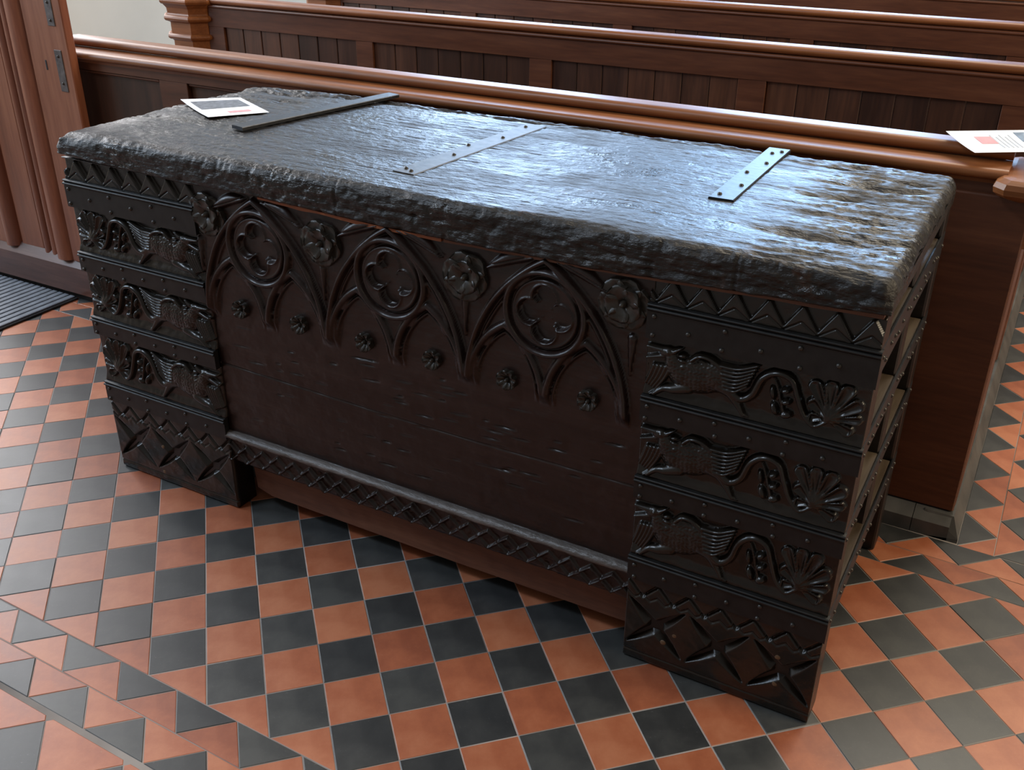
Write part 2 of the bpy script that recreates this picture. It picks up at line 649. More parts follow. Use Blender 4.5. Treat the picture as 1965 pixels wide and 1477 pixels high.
for i in range(-10, 10):
    for j in range(-10, 10):
        P0 = J + e1 * i + e2 * j
        poly = clip_poly([P0, P0 + e1, P0 + e1 + e2, P0 + e2], d2a, nn, 0.005)
        if len(poly) < 3:
            continue
        pa = np.array(poly)
        ar = 0.5 * abs(np.dot(pa[:, 0], np.roll(pa[:, 1], 1)) - np.dot(pa[:, 1], np.roll(pa[:, 0], 1)))
        if ar < 0.0012 or pa[:, 1].mean() < -1.3:
            continue
        col = 'red' if (i + j) % 2 == 0 else 'black'
        add_tile(poly, col, M['redpit'] if (i, j) == (-1, -1) else None)
for colr, (vs, fs) in outer.items():
    if vs:
        tag(mk('outer_' + colr + '_tiles', vs, fs, M[colr], floor), None, None, None, 'stuff')

# ------------------------------------------------------------------ walls
wl = box('wall_left', -3.40, -3.20, -3.0, 7.5, -0.05, 4.5, M['plaster'])
tag(wl, 'cream plastered church wall', None, None, 'structure')

# plinth under the pews
PX1 = 1.868
prof = [(0.715, -0.002), (0.715, 0.036), (0.742, 0.060), (0.80, 0.062), (0.80, -0.002)]
for n_, (a_, b_) in enumerate([(-1.02, 1.0), (1.0015, 1.786), (1.7875, PX1)]):
    t = extrude_x('trim_%d' % (n_ + 1), prof, a_, b_, M['stone'])
    tag(t, 'grey stone plinth block under the nearest pew', None, None, 'structure')
# plinth return along the pew ends, with a chamfered top
profx = [(1.8915, -0.002), (1.8915, 0.010), (PX1 + 0.004, 0.056), (PX1 - 0.06, 0.058), (PX1 - 0.06, -0.002)]
V = [(x, 0.715 + (0.02 if z > 0.03 else 0.0), z) for x, z in profx] + [(x, 6.0, z) for x, z in profx]
n = 5
F = [((i + 1) % n, i, n + i, n + (i + 1) % n) for i in range(n)] + [tuple(range(n)), tuple(range(n, 2 * n))[::-1]]
tag(mk('trim_4', V, F, M['stone']), 'grey plinth along the pew ends', None, None, 'structure')
tag(box('trim_5', -1.70, PX1 - 0.07, 0.81, 6.0, -0.002, 0.055, M['rail']), 'wooden pew platform', None, None, 'structure')

# ------------------------------------------------------------------ chest
XL0, XL1 = -0.022, 0.366
XR0, XR1 = 1.368, 1.730
DEP = 0.645
chest = root('chest', (0.854, 0.32, 0.0), 'ancient dark oak chest with carved tracery front standing on tiled floor', 'chest')


def relief(name, x0, x1, z0, z1, fn, yb, mat, parent, dx=0.002, dz=0.002, skirt=None):
    nx = max(2, int(round((x1 - x0) / dx)) + 1)
    nz = max(2, int(round((z1 - z0) / dz)) + 1)
    xs = np.linspace(x0, x1, nx)
    zs = np.linspace(z0, z1, nz)
    X, Z = np.meshgrid(xs, zs, indexing='ij')
    H = fn(X, Z)
    P = np.stack([X, yb - H, Z], -1)
    return mk_grid(name, P, mat, parent, skirt=skirt)


def roll(d, w, A):
    return A * np.sqrt(np.clip(1 - (d / w) ** 2, 0, None))


def catmull(pts, n=8):
    P = [np.array(p, float) for p in pts]
    P = [2 * P[0] - P[1]] + P + [2 * P[-1] - P[-2]]
    out = []
    for i in range(1, len(P) - 2):
        for k in range(n):
            t = k / n
            out.append(0.5 * ((2 * P[i]) + (P[i + 1] - P[i - 1]) * t + (2 * P[i - 1] - 5 * P[i] + 4 * P[i + 1] - P[i + 2]) * t * t
                              + (-P[i - 1] + 3 * P[i] - 3 * P[i + 1] + P[i + 2]) * t ** 3))
    out.append(P[-2])
    return np.array(out)


def stroke(X, Z, pts, w0, w1, A, power=0.5, wm=None, vee=False):
    """raised tapering stroke along a polyline"""
    H = np.zeros_like(X)
    n = len(pts) - 1
    for i in range(n):
        a, b = np.array(pts[i]), np.array(pts[i + 1])
        d = b - a
        L2 = max(1e-12, d @ d)
        t = np.clip(((X - a[0]) * d[0] + (Z - a[1]) * d[1]) / L2, 0, 1)
        s = (i + t) / n
        w = w0 + (w1 - w0) * s
        if wm is not None:
            w = w + (wm - 0.5 * (w0 + w1)) * 4 * s * (1 - s)
        q = ((X - a[0] - t * d[0]) ** 2 + (Z - a[1] - t * d[1]) ** 2) / np.maximum(w, 1e-6) ** 2
        H = np.maximum(H, A * (np.clip(1 - np.sqrt(q), 0, None) if vee else np.clip(1 - q, 0, None) ** power))
    return H


def ell(X, Z, cx, cz, rx, rz, ang, A, power=0.5):
    c, s = math.cos(ang), math.sin(ang)
    u = (X - cx) * c + (Z - cz) * s
    v = -(X - cx) * s + (Z - cz) * c
    return A * np.clip(1 - (u / rx) ** 2 - (v / rz) ** 2, 0, None) ** power


# ---- middle panel with tracery
AX = [0.5275, 0.851, 1.1775]


def arch_d(X, Z, xc, hw, zs, R):
    ax = np.abs(X - xc)
    up = np.sqrt((ax + (R - hw)) ** 2 + (Z - zs) ** 2) - R
    return np.where(Z > zs, up, ax - hw)


gouge = [(RNG.uniform(0.42, 1.33), RNG.choice([RNG.uniform(0.41, 0.50), RNG.uniform(0.25, 0.42)]), RNG.uniform(0.008, 0.032), RNG.uniform(0.0018, 0.0034), RNG.uniform(0.0015, 0.004)) for _ in range(75)]


def panel_fn(X, Z):
    H = np.zeros_like(X)
    fade = sstep(0.498, 0.535, Z)
    spand = np.ones_like(X)
    body = np.zeros_like(X)
    for xc in AX:
        dm = arch_d(X, Z, xc, 0.160, 0.51, 0.318)
        near = np.abs(X - xc) < 0.172
        inside = (dm < 0)
        spand = np.where(near & (dm < 0.004), 0, spand)
        r = np.hypot(X - xc, Z - 0.687)
        # tracery ground between lancets, ring and arch
        g = np.where(inside, 0.0045 * fade, 0)
        for xl in (xc - 0.080, xc + 0.080):
            ds = arch_d(X, Z, xl, 0.077, 0.515, 0.157)
            ins = ds < 0
            tre = np.minimum(np.minimum(np.hypot(X - xl + 0.027, Z - 0.560) - 0.036, np.hypot(X - xl - 0.027, Z - 0.560) - 0.036),
                             np.maximum(np.abs(X - xl) + (Z - 0.60) * 0.45 - 0.030, -(Z - 0.55)))
            tre = np.where(Z < 0.545, -1, tre)
            cusp = 0.0065 * sstep(-0.001, 0.006, tre)
            g = np.where(ins, np.where(Z > 0.545, cusp, 0), g)
            body = np.maximum(body, np.where(inside | near, roll(ds, 0.0085, 0.012), 0) * fade)
            body = np.maximum(body, np.where(ins, roll(ds + 0.014, 0.0035, 0.006), 0) * fade)
        # ring and quatrefoil
        q = np.minimum.reduce([np.hypot(X - xc - ox, Z - 0.687 - oz) - 0.0235 for ox, oz in ((0.0290, 0), (-0.0290, 0), (0, 0.0300), (0, -0.0300))])
        q = np.minimum(q, np.hypot(X - xc, Z - 0.687) - 0.013)
        rin = r < 0.060
        bowl = np.where(q < 0, -0.001 - 0.011 * sstep(0, 0.014, -q), 0.0095 * sstep(0.0, 0.003, q))
        g = np.where(rin, bowl, np.where(r < 0.082, 0.004, g))
        body = np.maximum(body, np.where(rin, roll(q - 0.0022, 0.0036, 0.0125), 0))
        body = np.maximum(body, roll(r - 0.0765, 0.0078, 0.0145))
        body = np.maximum(body, roll(r - 0.0610, 0.0050, 0.0105))
        # cusp ornaments in the ring
        for sx in (-1, 1):
            for sz in (-1, 1):
                body = np.maximum(body, stroke(X, Z, [(xc + sx * 0.043, 0.687 + sz * 0.043), (xc + sx * 0.017, 0.687 + sz * 0.018)], 0.006, 0.0018, 0.009))
        H = np.where(near & inside, np.maximum(H, 0) * 0 + g, H)
        # main arch mouldings
        body = np.maximum(body, np.where(near, roll(dm, 0.0070, 0.0145), 0) * fade)
        body = np.maximum(body, np.where(near & inside, roll(dm + 0.0135, 0.0042, 0.0085), 0) * fade)
        # leaves on the back of the arch
        for sx in (-1, 1):
            L0 = (xc + sx * 0.022, 0.787)
            L1 = (xc + sx * 0.115, 0.752)
            lf = stroke(X, Z, catmull([L0, ((L0[0] + L1[0]) / 2, (L0[1] + L1[1]) / 2 + 0.008), L1], 5), 0.002, 0.002, 0.0125, 0.6, wm=0.0135)
            lf = lf - 0.004 * (lf > 0.006) * np.clip(1 - np.abs((Z - (L0[1] + (L1[1] - L0[1]) * (X - L0[0]) / (L1[0] - L0[0]))) - 0.004) / 0.002, 0, 1)
            body = np.maximum(body, np.where(dm > 0.004, lf, 0))
    sp = np.where((spand > 0) & (Z > 0.5), 0.0035 * sstep(0.505, 0.56, Z), 0)
    H = np.where(spand > 0, np.maximum(H, sp), H)
    # little pointed leaf under each big flower
    for xf in (0.365, 0.689, 1.0145, 1.341):
        H = np.maximum(H, stroke(X, Z, [(xf, 0.678), (xf, 0.61)], 0.010, 0.002, 0.010) * (spand > 0))
    H = np.maximum(H, body) * (1 + 0.35 * sstep(0.50, 0.53, Z))
    # lower: joint, gouges, ledge and zigzag band
    zj = 0.384 + 0.004 * np.sin(X * 5)
    H = H - 0.0035 * np.clip(1 - np.abs(Z - zj) / 0.0022, 0, 1)
    zj = 0.515 + 0.01 * np.sin(X * 3)
    for gx, gz, gl, gw, gd in gouge:
        H = H - gd * np.clip(1 - ((X - gx) / gl) ** 2 - ((Z - gz - 0.05 * (X - gx)) / gw) ** 2, 0, None)
    wear = 0.0015 * fbm(X * 30, Z * 30)
    ledge = roll(Z - 0.2065, 0.0085, 0.015) + 0.003 * (Z < 0.2065)
    band = np.zeros_like(X)
    amp = 0.6 + 0.8 * (fbm(X * 9, Z * 4) + 0.35)
    for off, ww in ((0.172, 0.0055), (0.150, 0.0050)):
        tri = np.abs(((X / 0.046 + (0.5 if off < 0.16 else 0.0)) % 1.0) * 2 - 1)
        dz_ = (Z - off - 0.020 * (tri - 0.5))
        band = np.maximum(band, 0.0115 * np.clip(1 - np.abs(dz_) / ww, 0, 1) * amp)
    pits = 0.006 * np.clip(fbm(X * 40, Z * 40) - 0.12, 0, 0.4) * (Z < 0.195)
    H = np.where(Z < 0.215, np.maximum(ledge, np.where(Z < 0.199, 0.003 + band, 0)) - pits, H)
    # worn ragged bottom edge
    H = H - 0.010 * sstep(0.138 + 0.006 * fbm(X * 22, X * 0), 0.126, Z)
    return H + wear


panel = relief('front_panel', XL1 - 0.004, XR0 + 0.004, 0.126, 0.800, panel_fn, 0.012, M['panel'], chest, 0.0019, 0.0018, skirt=0.045)
panel['label'] = 'carved oak panel with three traceried arches'

# worn half-round moulding above the zigzag band
_n = 160
_xs = np.linspace(XL1 - 0.002, XR0 + 0.002, _n)
_th = np.linspace(-0.2, math.pi * 0.95, 9)
_rad = 0.0095 + 0.0018 * fbm(_xs * 25, _xs * 0 + 1.5, 3)
_P = np.stack([np.repeat(_xs[:, None], 9, 1), 0.0075 - np.sin(_th)[None, :] * _rad[:, None] * 1.5 - 0.0012 * fbm(_xs[:, None] * 60, _th[None, :] * 3, 2), 0.2070 + np.cos(_th)[None, :] * _rad[:, None]], -1)
_o = mk_grid('ledge_moulding', _P, M['worn'], chest)
_o['label'] = 'pale worn rounded moulding'

# ---- rosettes


def petal_mesh(name, r0, r1, w, h, cup, mat, tip=0.5):
    ns, nt = 6, 5
    P = np.zeros((ns, nt, 3))
    for i in range(ns):
        s = i / (ns - 1)
        hw = w * (0.35 + 0.65 * math.sin(math.pi * min(1, 0.10 + 0.62 * s))) * (1 if s < 0.8 else 1 - tip * ((s - 0.8) / 0.2) ** 2)
        for j in range(nt):
            t = -1 + 2 * j / (nt - 1)
            rr = r0 + (r1 - r0) * (s - 0.10 * t * t * s)
            P[i, j] = (t * hw, -(h * (0.35 + 0.65 * math.sin(s * 2.1)) + cup * t * t * (0.3 + s)), rr)
    n, m = ns, nt
    V = P.reshape(-1, 3)
    idx = np.arange(n * m).reshape(n, m)
    F = [(idx[i, j], idx[i, j + 1], idx[i + 1, j + 1], idx[i + 1, j]) for i in range(n - 1) for j in range(m - 1)]
    ring = np.concatenate([idx[:, 0], idx[-1, 1:], idx[-2::-1, -1], idx[0, -2:0:-1]])
    b = len(V)
    S = V[ring].copy()
    S[:, 1] = 0.004
    V = np.vstack([V, S])
    k = len(ring)
    F += [(ring[a], ring[(a + 1) % k], b + (a + 1) % k, b + a) for a in range(k)]
    me = bpy.data.meshes.new(name)
    me.from_pydata(V.tolist(), [], [tuple(int(q) for q in f) for f in F])
    me.materials.append(mat)
    me.polygons.foreach_set('use_smooth', [i < (n - 1) * (m - 1) for i in range(len(me.polygons))])
    me.update()
    return me


def dome_mesh(name, r, hgt, mat, seg=10):
    V = [(0, -hgt, 0)]
    F = []
    rings = ((0.55, 0.82), (0.88, 0.45), (1.0, 0.0))
    for f_, q in rings:
        for k in range(seg):
            a = 2 * math.pi * k / seg
            V.append((r * f_ * math.cos(a), -hgt * q, r * f_ * math.sin(a)))
    for k in range(seg):
        F.append((0, 1 + (k + 1) % seg, 1 + k))
        for j in range(len(rings) - 1):
            F.append((1 + j * seg + k, 1 + j * seg + (k + 1) % seg, 1 + (j + 1) * seg + (k + 1) % seg, 1 + (j + 1) * seg + k))
    me = bpy.data.meshes.new(name)
    me.from_pydata(V, [], F)
    me.materials.append(mat)
    me.polygons.foreach_set('use_smooth', [True] * len(me.polygons))
    me.update()
    return me


pet_big_o = petal_mesh('petal', 0.010, 0.048, 0.0235, 0.007, 0.004, M['rosette'], 0.35)
pet_big_i = petal_mesh('petal', 0.004, 0.034, 0.0185, 0.013, 0.005, M['rosette'], 0.35)
pet_small = petal_mesh('petal', 0.004, 0.0205, 0.0080, 0.010, 0.004, M['rosette'], 0.35)
boss_big = dome_mesh('boss', 0.0065, 0.021, M['rosette'])
boss_small = dome_mesh('boss', 0.0045, 0.015, M['rosette'])


def rosette(x, z, big, y=0.008):
    c = wloc(chest)
    b = new_obj('rosette', boss_big if big else boss_small, chest, None, (x - c.x, y - c.y, z - c.z))
    b['label'] = 'carved flower with cupped petals'
    if big:
        sets = [(pet_big_o, 6, 0.0), (pet_big_i, 5, 0.35)]
    else:
        sets = [(pet_small, 8, 0.0)]
    ph = random.uniform(0, 1)
    for me, n_, off in sets:
        for k in range(n_):
            p = new_obj('petal', me, b)
            p.rotation_euler = (0, 2 * math.pi * (k + ph + off) / n_, 0)
            sc = random.uniform(0.93, 1.05)
            p.scale = (sc, 1, sc)


for x in (0.4525, 0.612, 0.7765, 0.937, 1.1005, 1.2645):
    rosette(x, 0.538, False, 0.012)
for x, z in ((0.397, 0.738), (0.690, 0.7275), (1.0165, 0.7245), (1.322, 0.738)):
    rosette(x, z, True)

# ---- stiles with carved bands
BEAST_TAIL = [(0.146, 0.047), (0.167, 0.036), (0.185, 0.050), (0.197, 0.082), (0.219, 0.098), (0.243, 0.092), (0.255, 0.066), (0.268, 0.037), (0.286, 0.021), (0.307, 0.036)]


def beast_fn(U, V, seed=0):
    """beast facing -u; u 0..0.36, v 0..0.11"""
    H = 0.0010 * fbm(U * 60 + seed * 7, V * 60)
    # slanting ground along the bottom
    H = H + 0.006 * sstep(0.022, 0.0, V)
    S = lambda *a, **k: stroke(U, V, *a, **k)
    A = 0.014
    # body with scales
    body = np.maximum.reduce([ell(U, V, 0.090, 0.058, 0.052, 0.034, 0.15, A), ell(U, V, 0.120, 0.064, 0.034, 0.030, 0.0, A),
                              S(catmull([(0.064, 0.055), (0.052, 0.068), (0.046, 0.080)], 5), 0.022, 0.013, A)])
    sc = np.sin(U * 520 + 2.2 * np.sin(V * 430)) * np.sin(V * 470 + 2 * np.sin(U * 300))
    body = body + np.where(body > 0.006, 0.0011 * sc, 0)
    # head turned back, open jaws, ear
    head = np.maximum.reduce([ell(U, V, 0.038, 0.090, 0.017, 0.010, 0.1, A), S([(0.030, 0.092), (0.004, 0.095)], 0.0065, 0.0035, A * 0.9),
                              S([(0.032, 0.082), (0.003, 0.073)], 0.0050, 0.003, A * 0.8), ell(U, V, 0.041, 0.093, 0.0034, 0.0034, 0, A * 1.25),
                              S([(0.05, 0.094), (0.062, 0.104)], 0.006, 0.002, A)])
    crest = np.maximum.reduce([ell(U, V, 0.064, 0.090, 0.009, 0.0045, 0.1, A), ell(U, V, 0.065, 0.081, 0.009, 0.0045, -0.1, A), ell(U, V, 0.066, 0.070, 0.009, 0.0045, -0.2, A)])
    # far wing at the edge: fan of strokes
    fan = np.zeros_like(U)
    for k in range(5):
        t = k / 4
        fan = np.maximum(fan, S(catmull([(0.044 - 0.028 * t, 0.062 - 0.002 * t), (0.036 - 0.026 * t, 0.040), (0.010 + 0.012 * (1 - t) - 0.006 * t, 0.016 + 0.008 * t)], 4), 0.0042, 0.0030, A * 0.7))
    # near wing: shoulder roll and seven feathers
    wing = S(catmull([(0.080, 0.086), (0.093, 0.097), (0.112, 0.096), (0.130, 0.086)], 5), 0.0045, 0.0050, A * 1.1)
    for k in range(7):
        t = k / 6
        a = (0.129 + 0.010 * t, 0.089 - 0.041 * t)
        b = (0.188 - 0.014 * t, 0.104 - 0.042 * t)
        wing = np.maximum(wing, S(catmull([a, ((a[0] + b[0]) / 2, (a[1] + b[1]) / 2 - 0.006), b], 4), 0.0042, 0.0030, A * 1.05))
    # legs
    legs = np.maximum.reduce([S(catmull([(0.075, 0.030), (0.052, 0.022), (0.036, 0.020), (0.020, 0.007)], 5), 0.012, 0.0045, A * 0.95),
                              S(catmull([(0.130, 0.050), (0.148, 0.042), (0.163, 0.024), (0.174, 0.008)], 5), 0.014, 0.004, A * 0.95),
                              S([(0.174, 0.010), (0.182, 0.006)], 0.004, 0.002, A * 0.8), S([(0.022, 0.010), (0.012, 0.004)], 0.004, 0.002, A * 0.8)])
    tail = S(catmull(BEAST_TAIL, 6), 0.0085, 0.0045, A)
    # buds hanging in the tail's loop
    bud = np.maximum.reduce([S(catmull([(0.213, 0.092), (0.222, 0.075), (0.230, 0.050), (0.238, 0.026)], 5), 0.002, 0.004, A * 0.7),
                             ell(U, V, 0.236, 0.070, 0.009, 0.006, 0.5, A), ell(U, V, 0.239, 0.050, 0.009, 0.006, 0.4, A), ell(U, V, 0.241, 0.027, 0.011, 0.008, 0.3, A),
                             ell(U, V, 0.222, 0.032, 0.0065, 0.013, 0.4, A * 0.9), ell(U, V, 0.216, 0.060, 0.005, 0.013, 0.2, A * 0.8)])
    # palmette
    palm = np.zeros_like(U)
    c0 = (0.3055, 0.038)
    for tip, wd in (((0.276, 0.097), 0.0095), ((0.303, 0.103), 0.0090), ((0.331, 0.101), 0.0095), ((0.350, 0.076), 0.0095), ((0.341, 0.022), 0.0085), ((0.354, 0.048), 0.007), ((0.277, 0.062), 0.0090), ((0.279, 0.034), 0.0075)):
        lf = S([c0, (c0[0] + (tip[0] - c0[0]) * 0.86, c0[1] + (tip[1] - c0[1]) * 0.86)], 0.0016, wd * 1.25, A * 1.0, 0.30)
        # scooped leaves: hollow along the middle
        d = np.array(tip) - np.array(c0)
        L = np.linalg.norm(d)
        d = d / L
        tt = (U - c0[0]) * d[0] + (V - c0[1]) * d[1]
        nn_ = np.abs(-(U - c0[0]) * d[1] + (V - c0[1]) * d[0])
        wloc_ = 0.0016 + (wd * 1.25 - 0.0016) * np.clip(tt / L / 0.86, 0, 1)
        lf = lf - np.where(lf > 0, 0.0095 * np.clip(1 - (nn_ / (0.80 * wloc_)) ** 2, 0, 1) * sstep(0.1, 0.5, tt / L) * sstep(1.08, 0.92, tt / L), 0)
        palm = np.maximum(palm, lf)
    R = np.maximum.reduce([H, body, head, crest, fan, wing, legs, tail, bud, palm])
    return R


def chip_fn_factory(w, nx, flip):
    def fn(U, V):
        H = 0.0008 * fbm(U * 50, V * 50)
        # zigzag row along the top
        p = w / 6.0
        tri = np.abs(((U / p) % 1.0) * 2 - 1)
        dz_ = V - (0.158 + 0.034 * tri)
        H = H - 0.0085 * np.clip(1 - np.abs(dz_) / 0.0065, 0, 1) * (V > 0.150)
        tri2 = np.abs(((U / p * 2) % 1.0) * 2 - 1)
        H = H - 0.004 * np.clip(1 - np.abs(V - (0.152 + 0.012 * tri2)) / 0.004, 0, 1)
        # big crossed leaf-shaped cuts
        q = w / nx
        for k in range(nx):
            cx = q * (k + 0.5)
            for sx in (-1, 1):
                a = (cx - sx * q * 0.46, 0.040)
                b = (cx + sx * q * 0.46, 0.150)
                H = H - stroke(U, V, [a, b], 0.0010, 0.0010, 0.017, wm=0.0135, vee=True)
        H = H - 0.004 * np.clip(1 - np.abs(V - 0.022) / 0.0025, 0, 1)
        H = H - 0.006 * sstep(0.006, 0.0, V)
        return H
    return fn


def top_fn_factory(w):
    def fn(U, V):
        H = 0.0006 * fbm(U * 50, V * 50)
        p = w / 7.0
        tri = np.abs((((U - 0.01) / p) % 1.0) * 2 - 1)          # 1 at ends, 0 mid
        top = 0.040 * (1 - tri) + 0.004
        # sunk triangles between raised teeth
        sunk = sstep(-0.001, 0.004, V - top)
        H = H - 0.009 * sunk * (V < 0.046)
        tri2 = np.abs((((U - 0.01) / p + 0.5) % 1.0) * 2 - 1)
        H = H - 0.005 * np.clip(1 - np.abs(V - 0.018 * (1 - np.abs(2 * ((((U - 0.01) / p) % 1.0)) - 1)) * 1.0 - 0.0) / 0.002, 0, 1) * 0.7
        return H
    return fn


STRAPS = [(0.690, 0.752), (0.536, 0.584), (0.377, 0.4225), (0.197, 0.250)]
BEASTS = [(0.584, 0.690), (0.4225, 0.536), (0.250, 0.377)]
stud_me = dome_mesh('stud', 0.0046, 0.0042, M['stud'], 8)
nail_me = dome_mesh('nail', 0.0060, 0.0020, M['bronze'], 8)


def add_stud(par, x, y, z, me=None, rot=None, name='stud'):
    c = wloc(par)
    o = new_obj(name, me or stud_me, par, None, (x - c.x, y - c.y, z - c.z))
    if rot:
        o.rotation_euler = rot
    return o


for side, (x0, x1) in (('l', (XL0, XL1)), ('r', (XR0, XR1))):
    w = x1 - x0
    st = box('stile', x0, x1, 0.0125, 0.066, 0.0, 0.800, M['chest'], chest, 0.001, 1)
    for bi, (z0, z1) in enumerate(BEASTS):
        sc = (z1 - z0) / 0.110

        def fn(X, Z, z0=z0, sc=sc, bi=bi):
            U = (X - x0) / w * 0.362
            if side == 'l':
                U = 0.362 - U
            return beast_fn(U, (Z - z0) / sc, bi)
        b = relief('carved_beast', x0, x1, z0, z1, fn, 0.0065, M['carved'], st, 0.0016, 0.0014, skirt=0.0135)
        b['label'] = 'carved winged beast with curling tail and palmette'
    fnc = chip_fn_factory(w, 3, side == 'l')
    o = relief('chip_carving', x0, x1, 0.0, 0.198, lambda X, Z: fnc(X - x0, Z), 0.0, M['carved'], st, 0.0018, 0.0018, skirt=0.0135)
    o['label'] = 'chip carved crosses and zigzag on the foot'
    fnt = top_fn_factory(w)
    o = relief('zigzag_carving', x0, x1, 0.752, 0.800, lambda X, Z: fnt(X - x0, Z - 0.752), 0.0005, M['carved'], st, 0.0018, 0.0012, skirt=0.0135)
    o['label'] = 'row of carved triangles'
    for (z0, z1) in STRAPS:
        pr_ = [(0.0065, z0), (-0.0060, z0), (-0.0060, z1 - 0.013), (-0.0045, z1 - 0.0125)] + \
              [(-0.0050 - 0.0050 * math.sin(t), z1 - 0.009 - 0.0030 * math.cos(t)) for t in np.linspace(0.3, math.pi - 0.3, 6)] + [(-0.0040, z1 - 0.0055)] + \
              [(-0.0045 - 0.0035 * math.sin(t), z1 - 0.0025 - 0.0025 * math.cos(t)) for t in np.linspace(0.3, math.pi - 0.3, 5)] + [(0.0065, z1)]
        s_ = extrude_x('iron_strap', pr_, x0 - 0.001, x1 + (0.001 if side == 'l' else 0.004), M['iron'], chest)
        smooth_by_angle(s_, 50)
        zm = (z0 + z1 - 0.013) / 2
        d = (z1 - z0 - 0.013) * 0.34
        k = 0
        xx = x0 + 0.012
        while xx < x1 - 0.006:
            if k % 2 == 0:
                add_stud(s_, xx, -0.0060, zm + d)
                add_stud(s_, xx + random.uniform(-.003, .003), -0.0060, zm - d)
            else:
                add_stud(s_, xx, -0.0060, zm + random.uniform(-.003, .003))
            xx += w / 6.1
            k += 1
    if side == 'r':
        for nx_, nz_ in ((0.100, 0.092), (0.079, 0.066), (0.292, 0.128), (0.295, 0.065)):
            add_stud(st, x0 + nx_, 0.001, nz_, nail_me, None, 'nail')
    else:
        for nx_, nz_ in ((0.150, 0.030), (0.160, 0.105), (0.036, 0.45), (0.036, 0.48)):
            add_stud(st, x0 + nx_, 0.001 if nz_ < 0.2 else -0.004, nz_, nail_me if nz_ < 0.2 else stud_me, None, 'nail')

# ---- ends, back, bottom
for side, xo, sg in (('l', XL0, -1), ('r', XR1, 1)):
    xi = xo - sg * 0.050
    box('end_panel', min(xi, xi - sg * 0.03), max(xi, xi - sg * 0.03), 0.07, 0.60, 0.10, 0.79, M['chest'], chest, 0.001, 1)
    xs_ = sorted((xo - sg * 0.003, xo - sg * 0.048))
    for k, (z0, z1) in enumerate(STRAPS):
        rl = box('end_rail', xs_[0], xs_[1], 0.067, 0.585, z0, z1 - 0.006, M['side'], chest, 0.004, 2)
        ir = box('rail_iron', *sorted((xo - sg * 0.0035, xo + sg * 0.0012)), 0.004, 0.63, z0 + 0.004, z1 - 0.004, M['lidiron'], rl, 0.001, 1)
        y = 0.03
        while y < 0.62:
            add_stud(rl, xo + sg * 0.001, y, (z0 + z1) / 2 + random.uniform(-.012, .012), None, (0, 0, sg * math.pi / 2))
            y += 0.034
    box('end_post', xs_[0] , xs_[1], 0.295, 0.350, 0.255, 0.795, M['chest'], chest, 0.003, 1)
    xr = sorted((xo, xo - sg * 0.30))
    box('rear_stile', xr[0], xr[1], 0.588, DEP, 0.0, 0.795, M['chest'], chest, 0.006, 2)
box('back_panel', XL0 + 0.28, XR1 - 0.28, 0.60, 0.632, 0.12, 0.79, M['chest'], chest, 0.001, 1)
box('bottom_board', 0.02, 1.69, 0.075, 0.60, 0.135, 0.165, M['chest'], chest, 0.001, 1)
box('panel_backing', XL1 - 0.03, XR0 + 0.03, 0.046, 0.070, 0.128, 0.79, M['chest'], chest)
# lower rail set back, notched at its ends
V2 = [(0.392, 0.128), (1.372, 0.128), (1.372, 0.048), (1.34, 0.0465), (0.95, 0.040), (0.44, 0.038), (0.398, 0.050)]
nV = len(V2)
VV = [(x, 0.042, z) for x, z in V2] + [(x, 0.074, z) for x, z in V2]
FF = [(i, (i + 1) % nV, nV + (i + 1) % nV, nV + i) for i in range(nV)] + [tuple(range(nV))[::-1], tuple(range(nV, 2 * nV))]
o = mk('lower_rail', VV, FF, M['rail'], chest)
o['label'] = 'plain reddish oak rail'
# worn splinter of red-brown wood showing under the lid
for a_, b_, m_ in ((0.545, 0.970, 'edge'), (0.975, 1.726, 'rail')):
    n_ = 30
    xs = np.linspace(a_, b_, n_)
    zt = np.interp(xs, [0.35, 0.536, 0.86, 0.969, 1.306, 1.413, 1.73], [0.797, 0.7985, 0.7885, 0.789, 0.7915, 0.7965, 0.808])
    hh = 0.0055 + 0.003 * fbm(xs * 14, xs * 0 + 2)
    V = np.concatenate([np.stack([xs, np.full(n_, yv), zz], -1) for yv, zz in ((-0.003, zt), (-0.003, zt - hh), (0.02, zt - hh), (0.02, zt))])
    F = [(r_ * n_ + i, ((r_ + 1) % 4) * n_ + i, ((r_ + 1) % 4) * n_ + i + 1, r_ * n_ + i + 1) for r_ in range(4) for i in range(n_ - 1)]
    F += [(0, n_, 2 * n_, 3 * n_)[::-1], (n_ - 1, 2 * n_ - 1, 3 * n_ - 1, 4 * n_ - 1)]
    mk('worn_edge', V, F, M[m_], chest)

# ---- lid
LX0, LX1, LY0, LY1, LZT = -0.020, 1.737, -0.010, 0.618, 0.862
gx = np.concatenate([LX0 + 0.02 * (1 - np.cos(np.linspace(0, math.pi / 2, 9)))[:-1], np.linspace(LX0 + 0.02, LX1 - 0.02, 620), (LX1 - 0.02 + 0.02 * np.sin(np.linspace(0, math.pi / 2, 9)))[1:]])


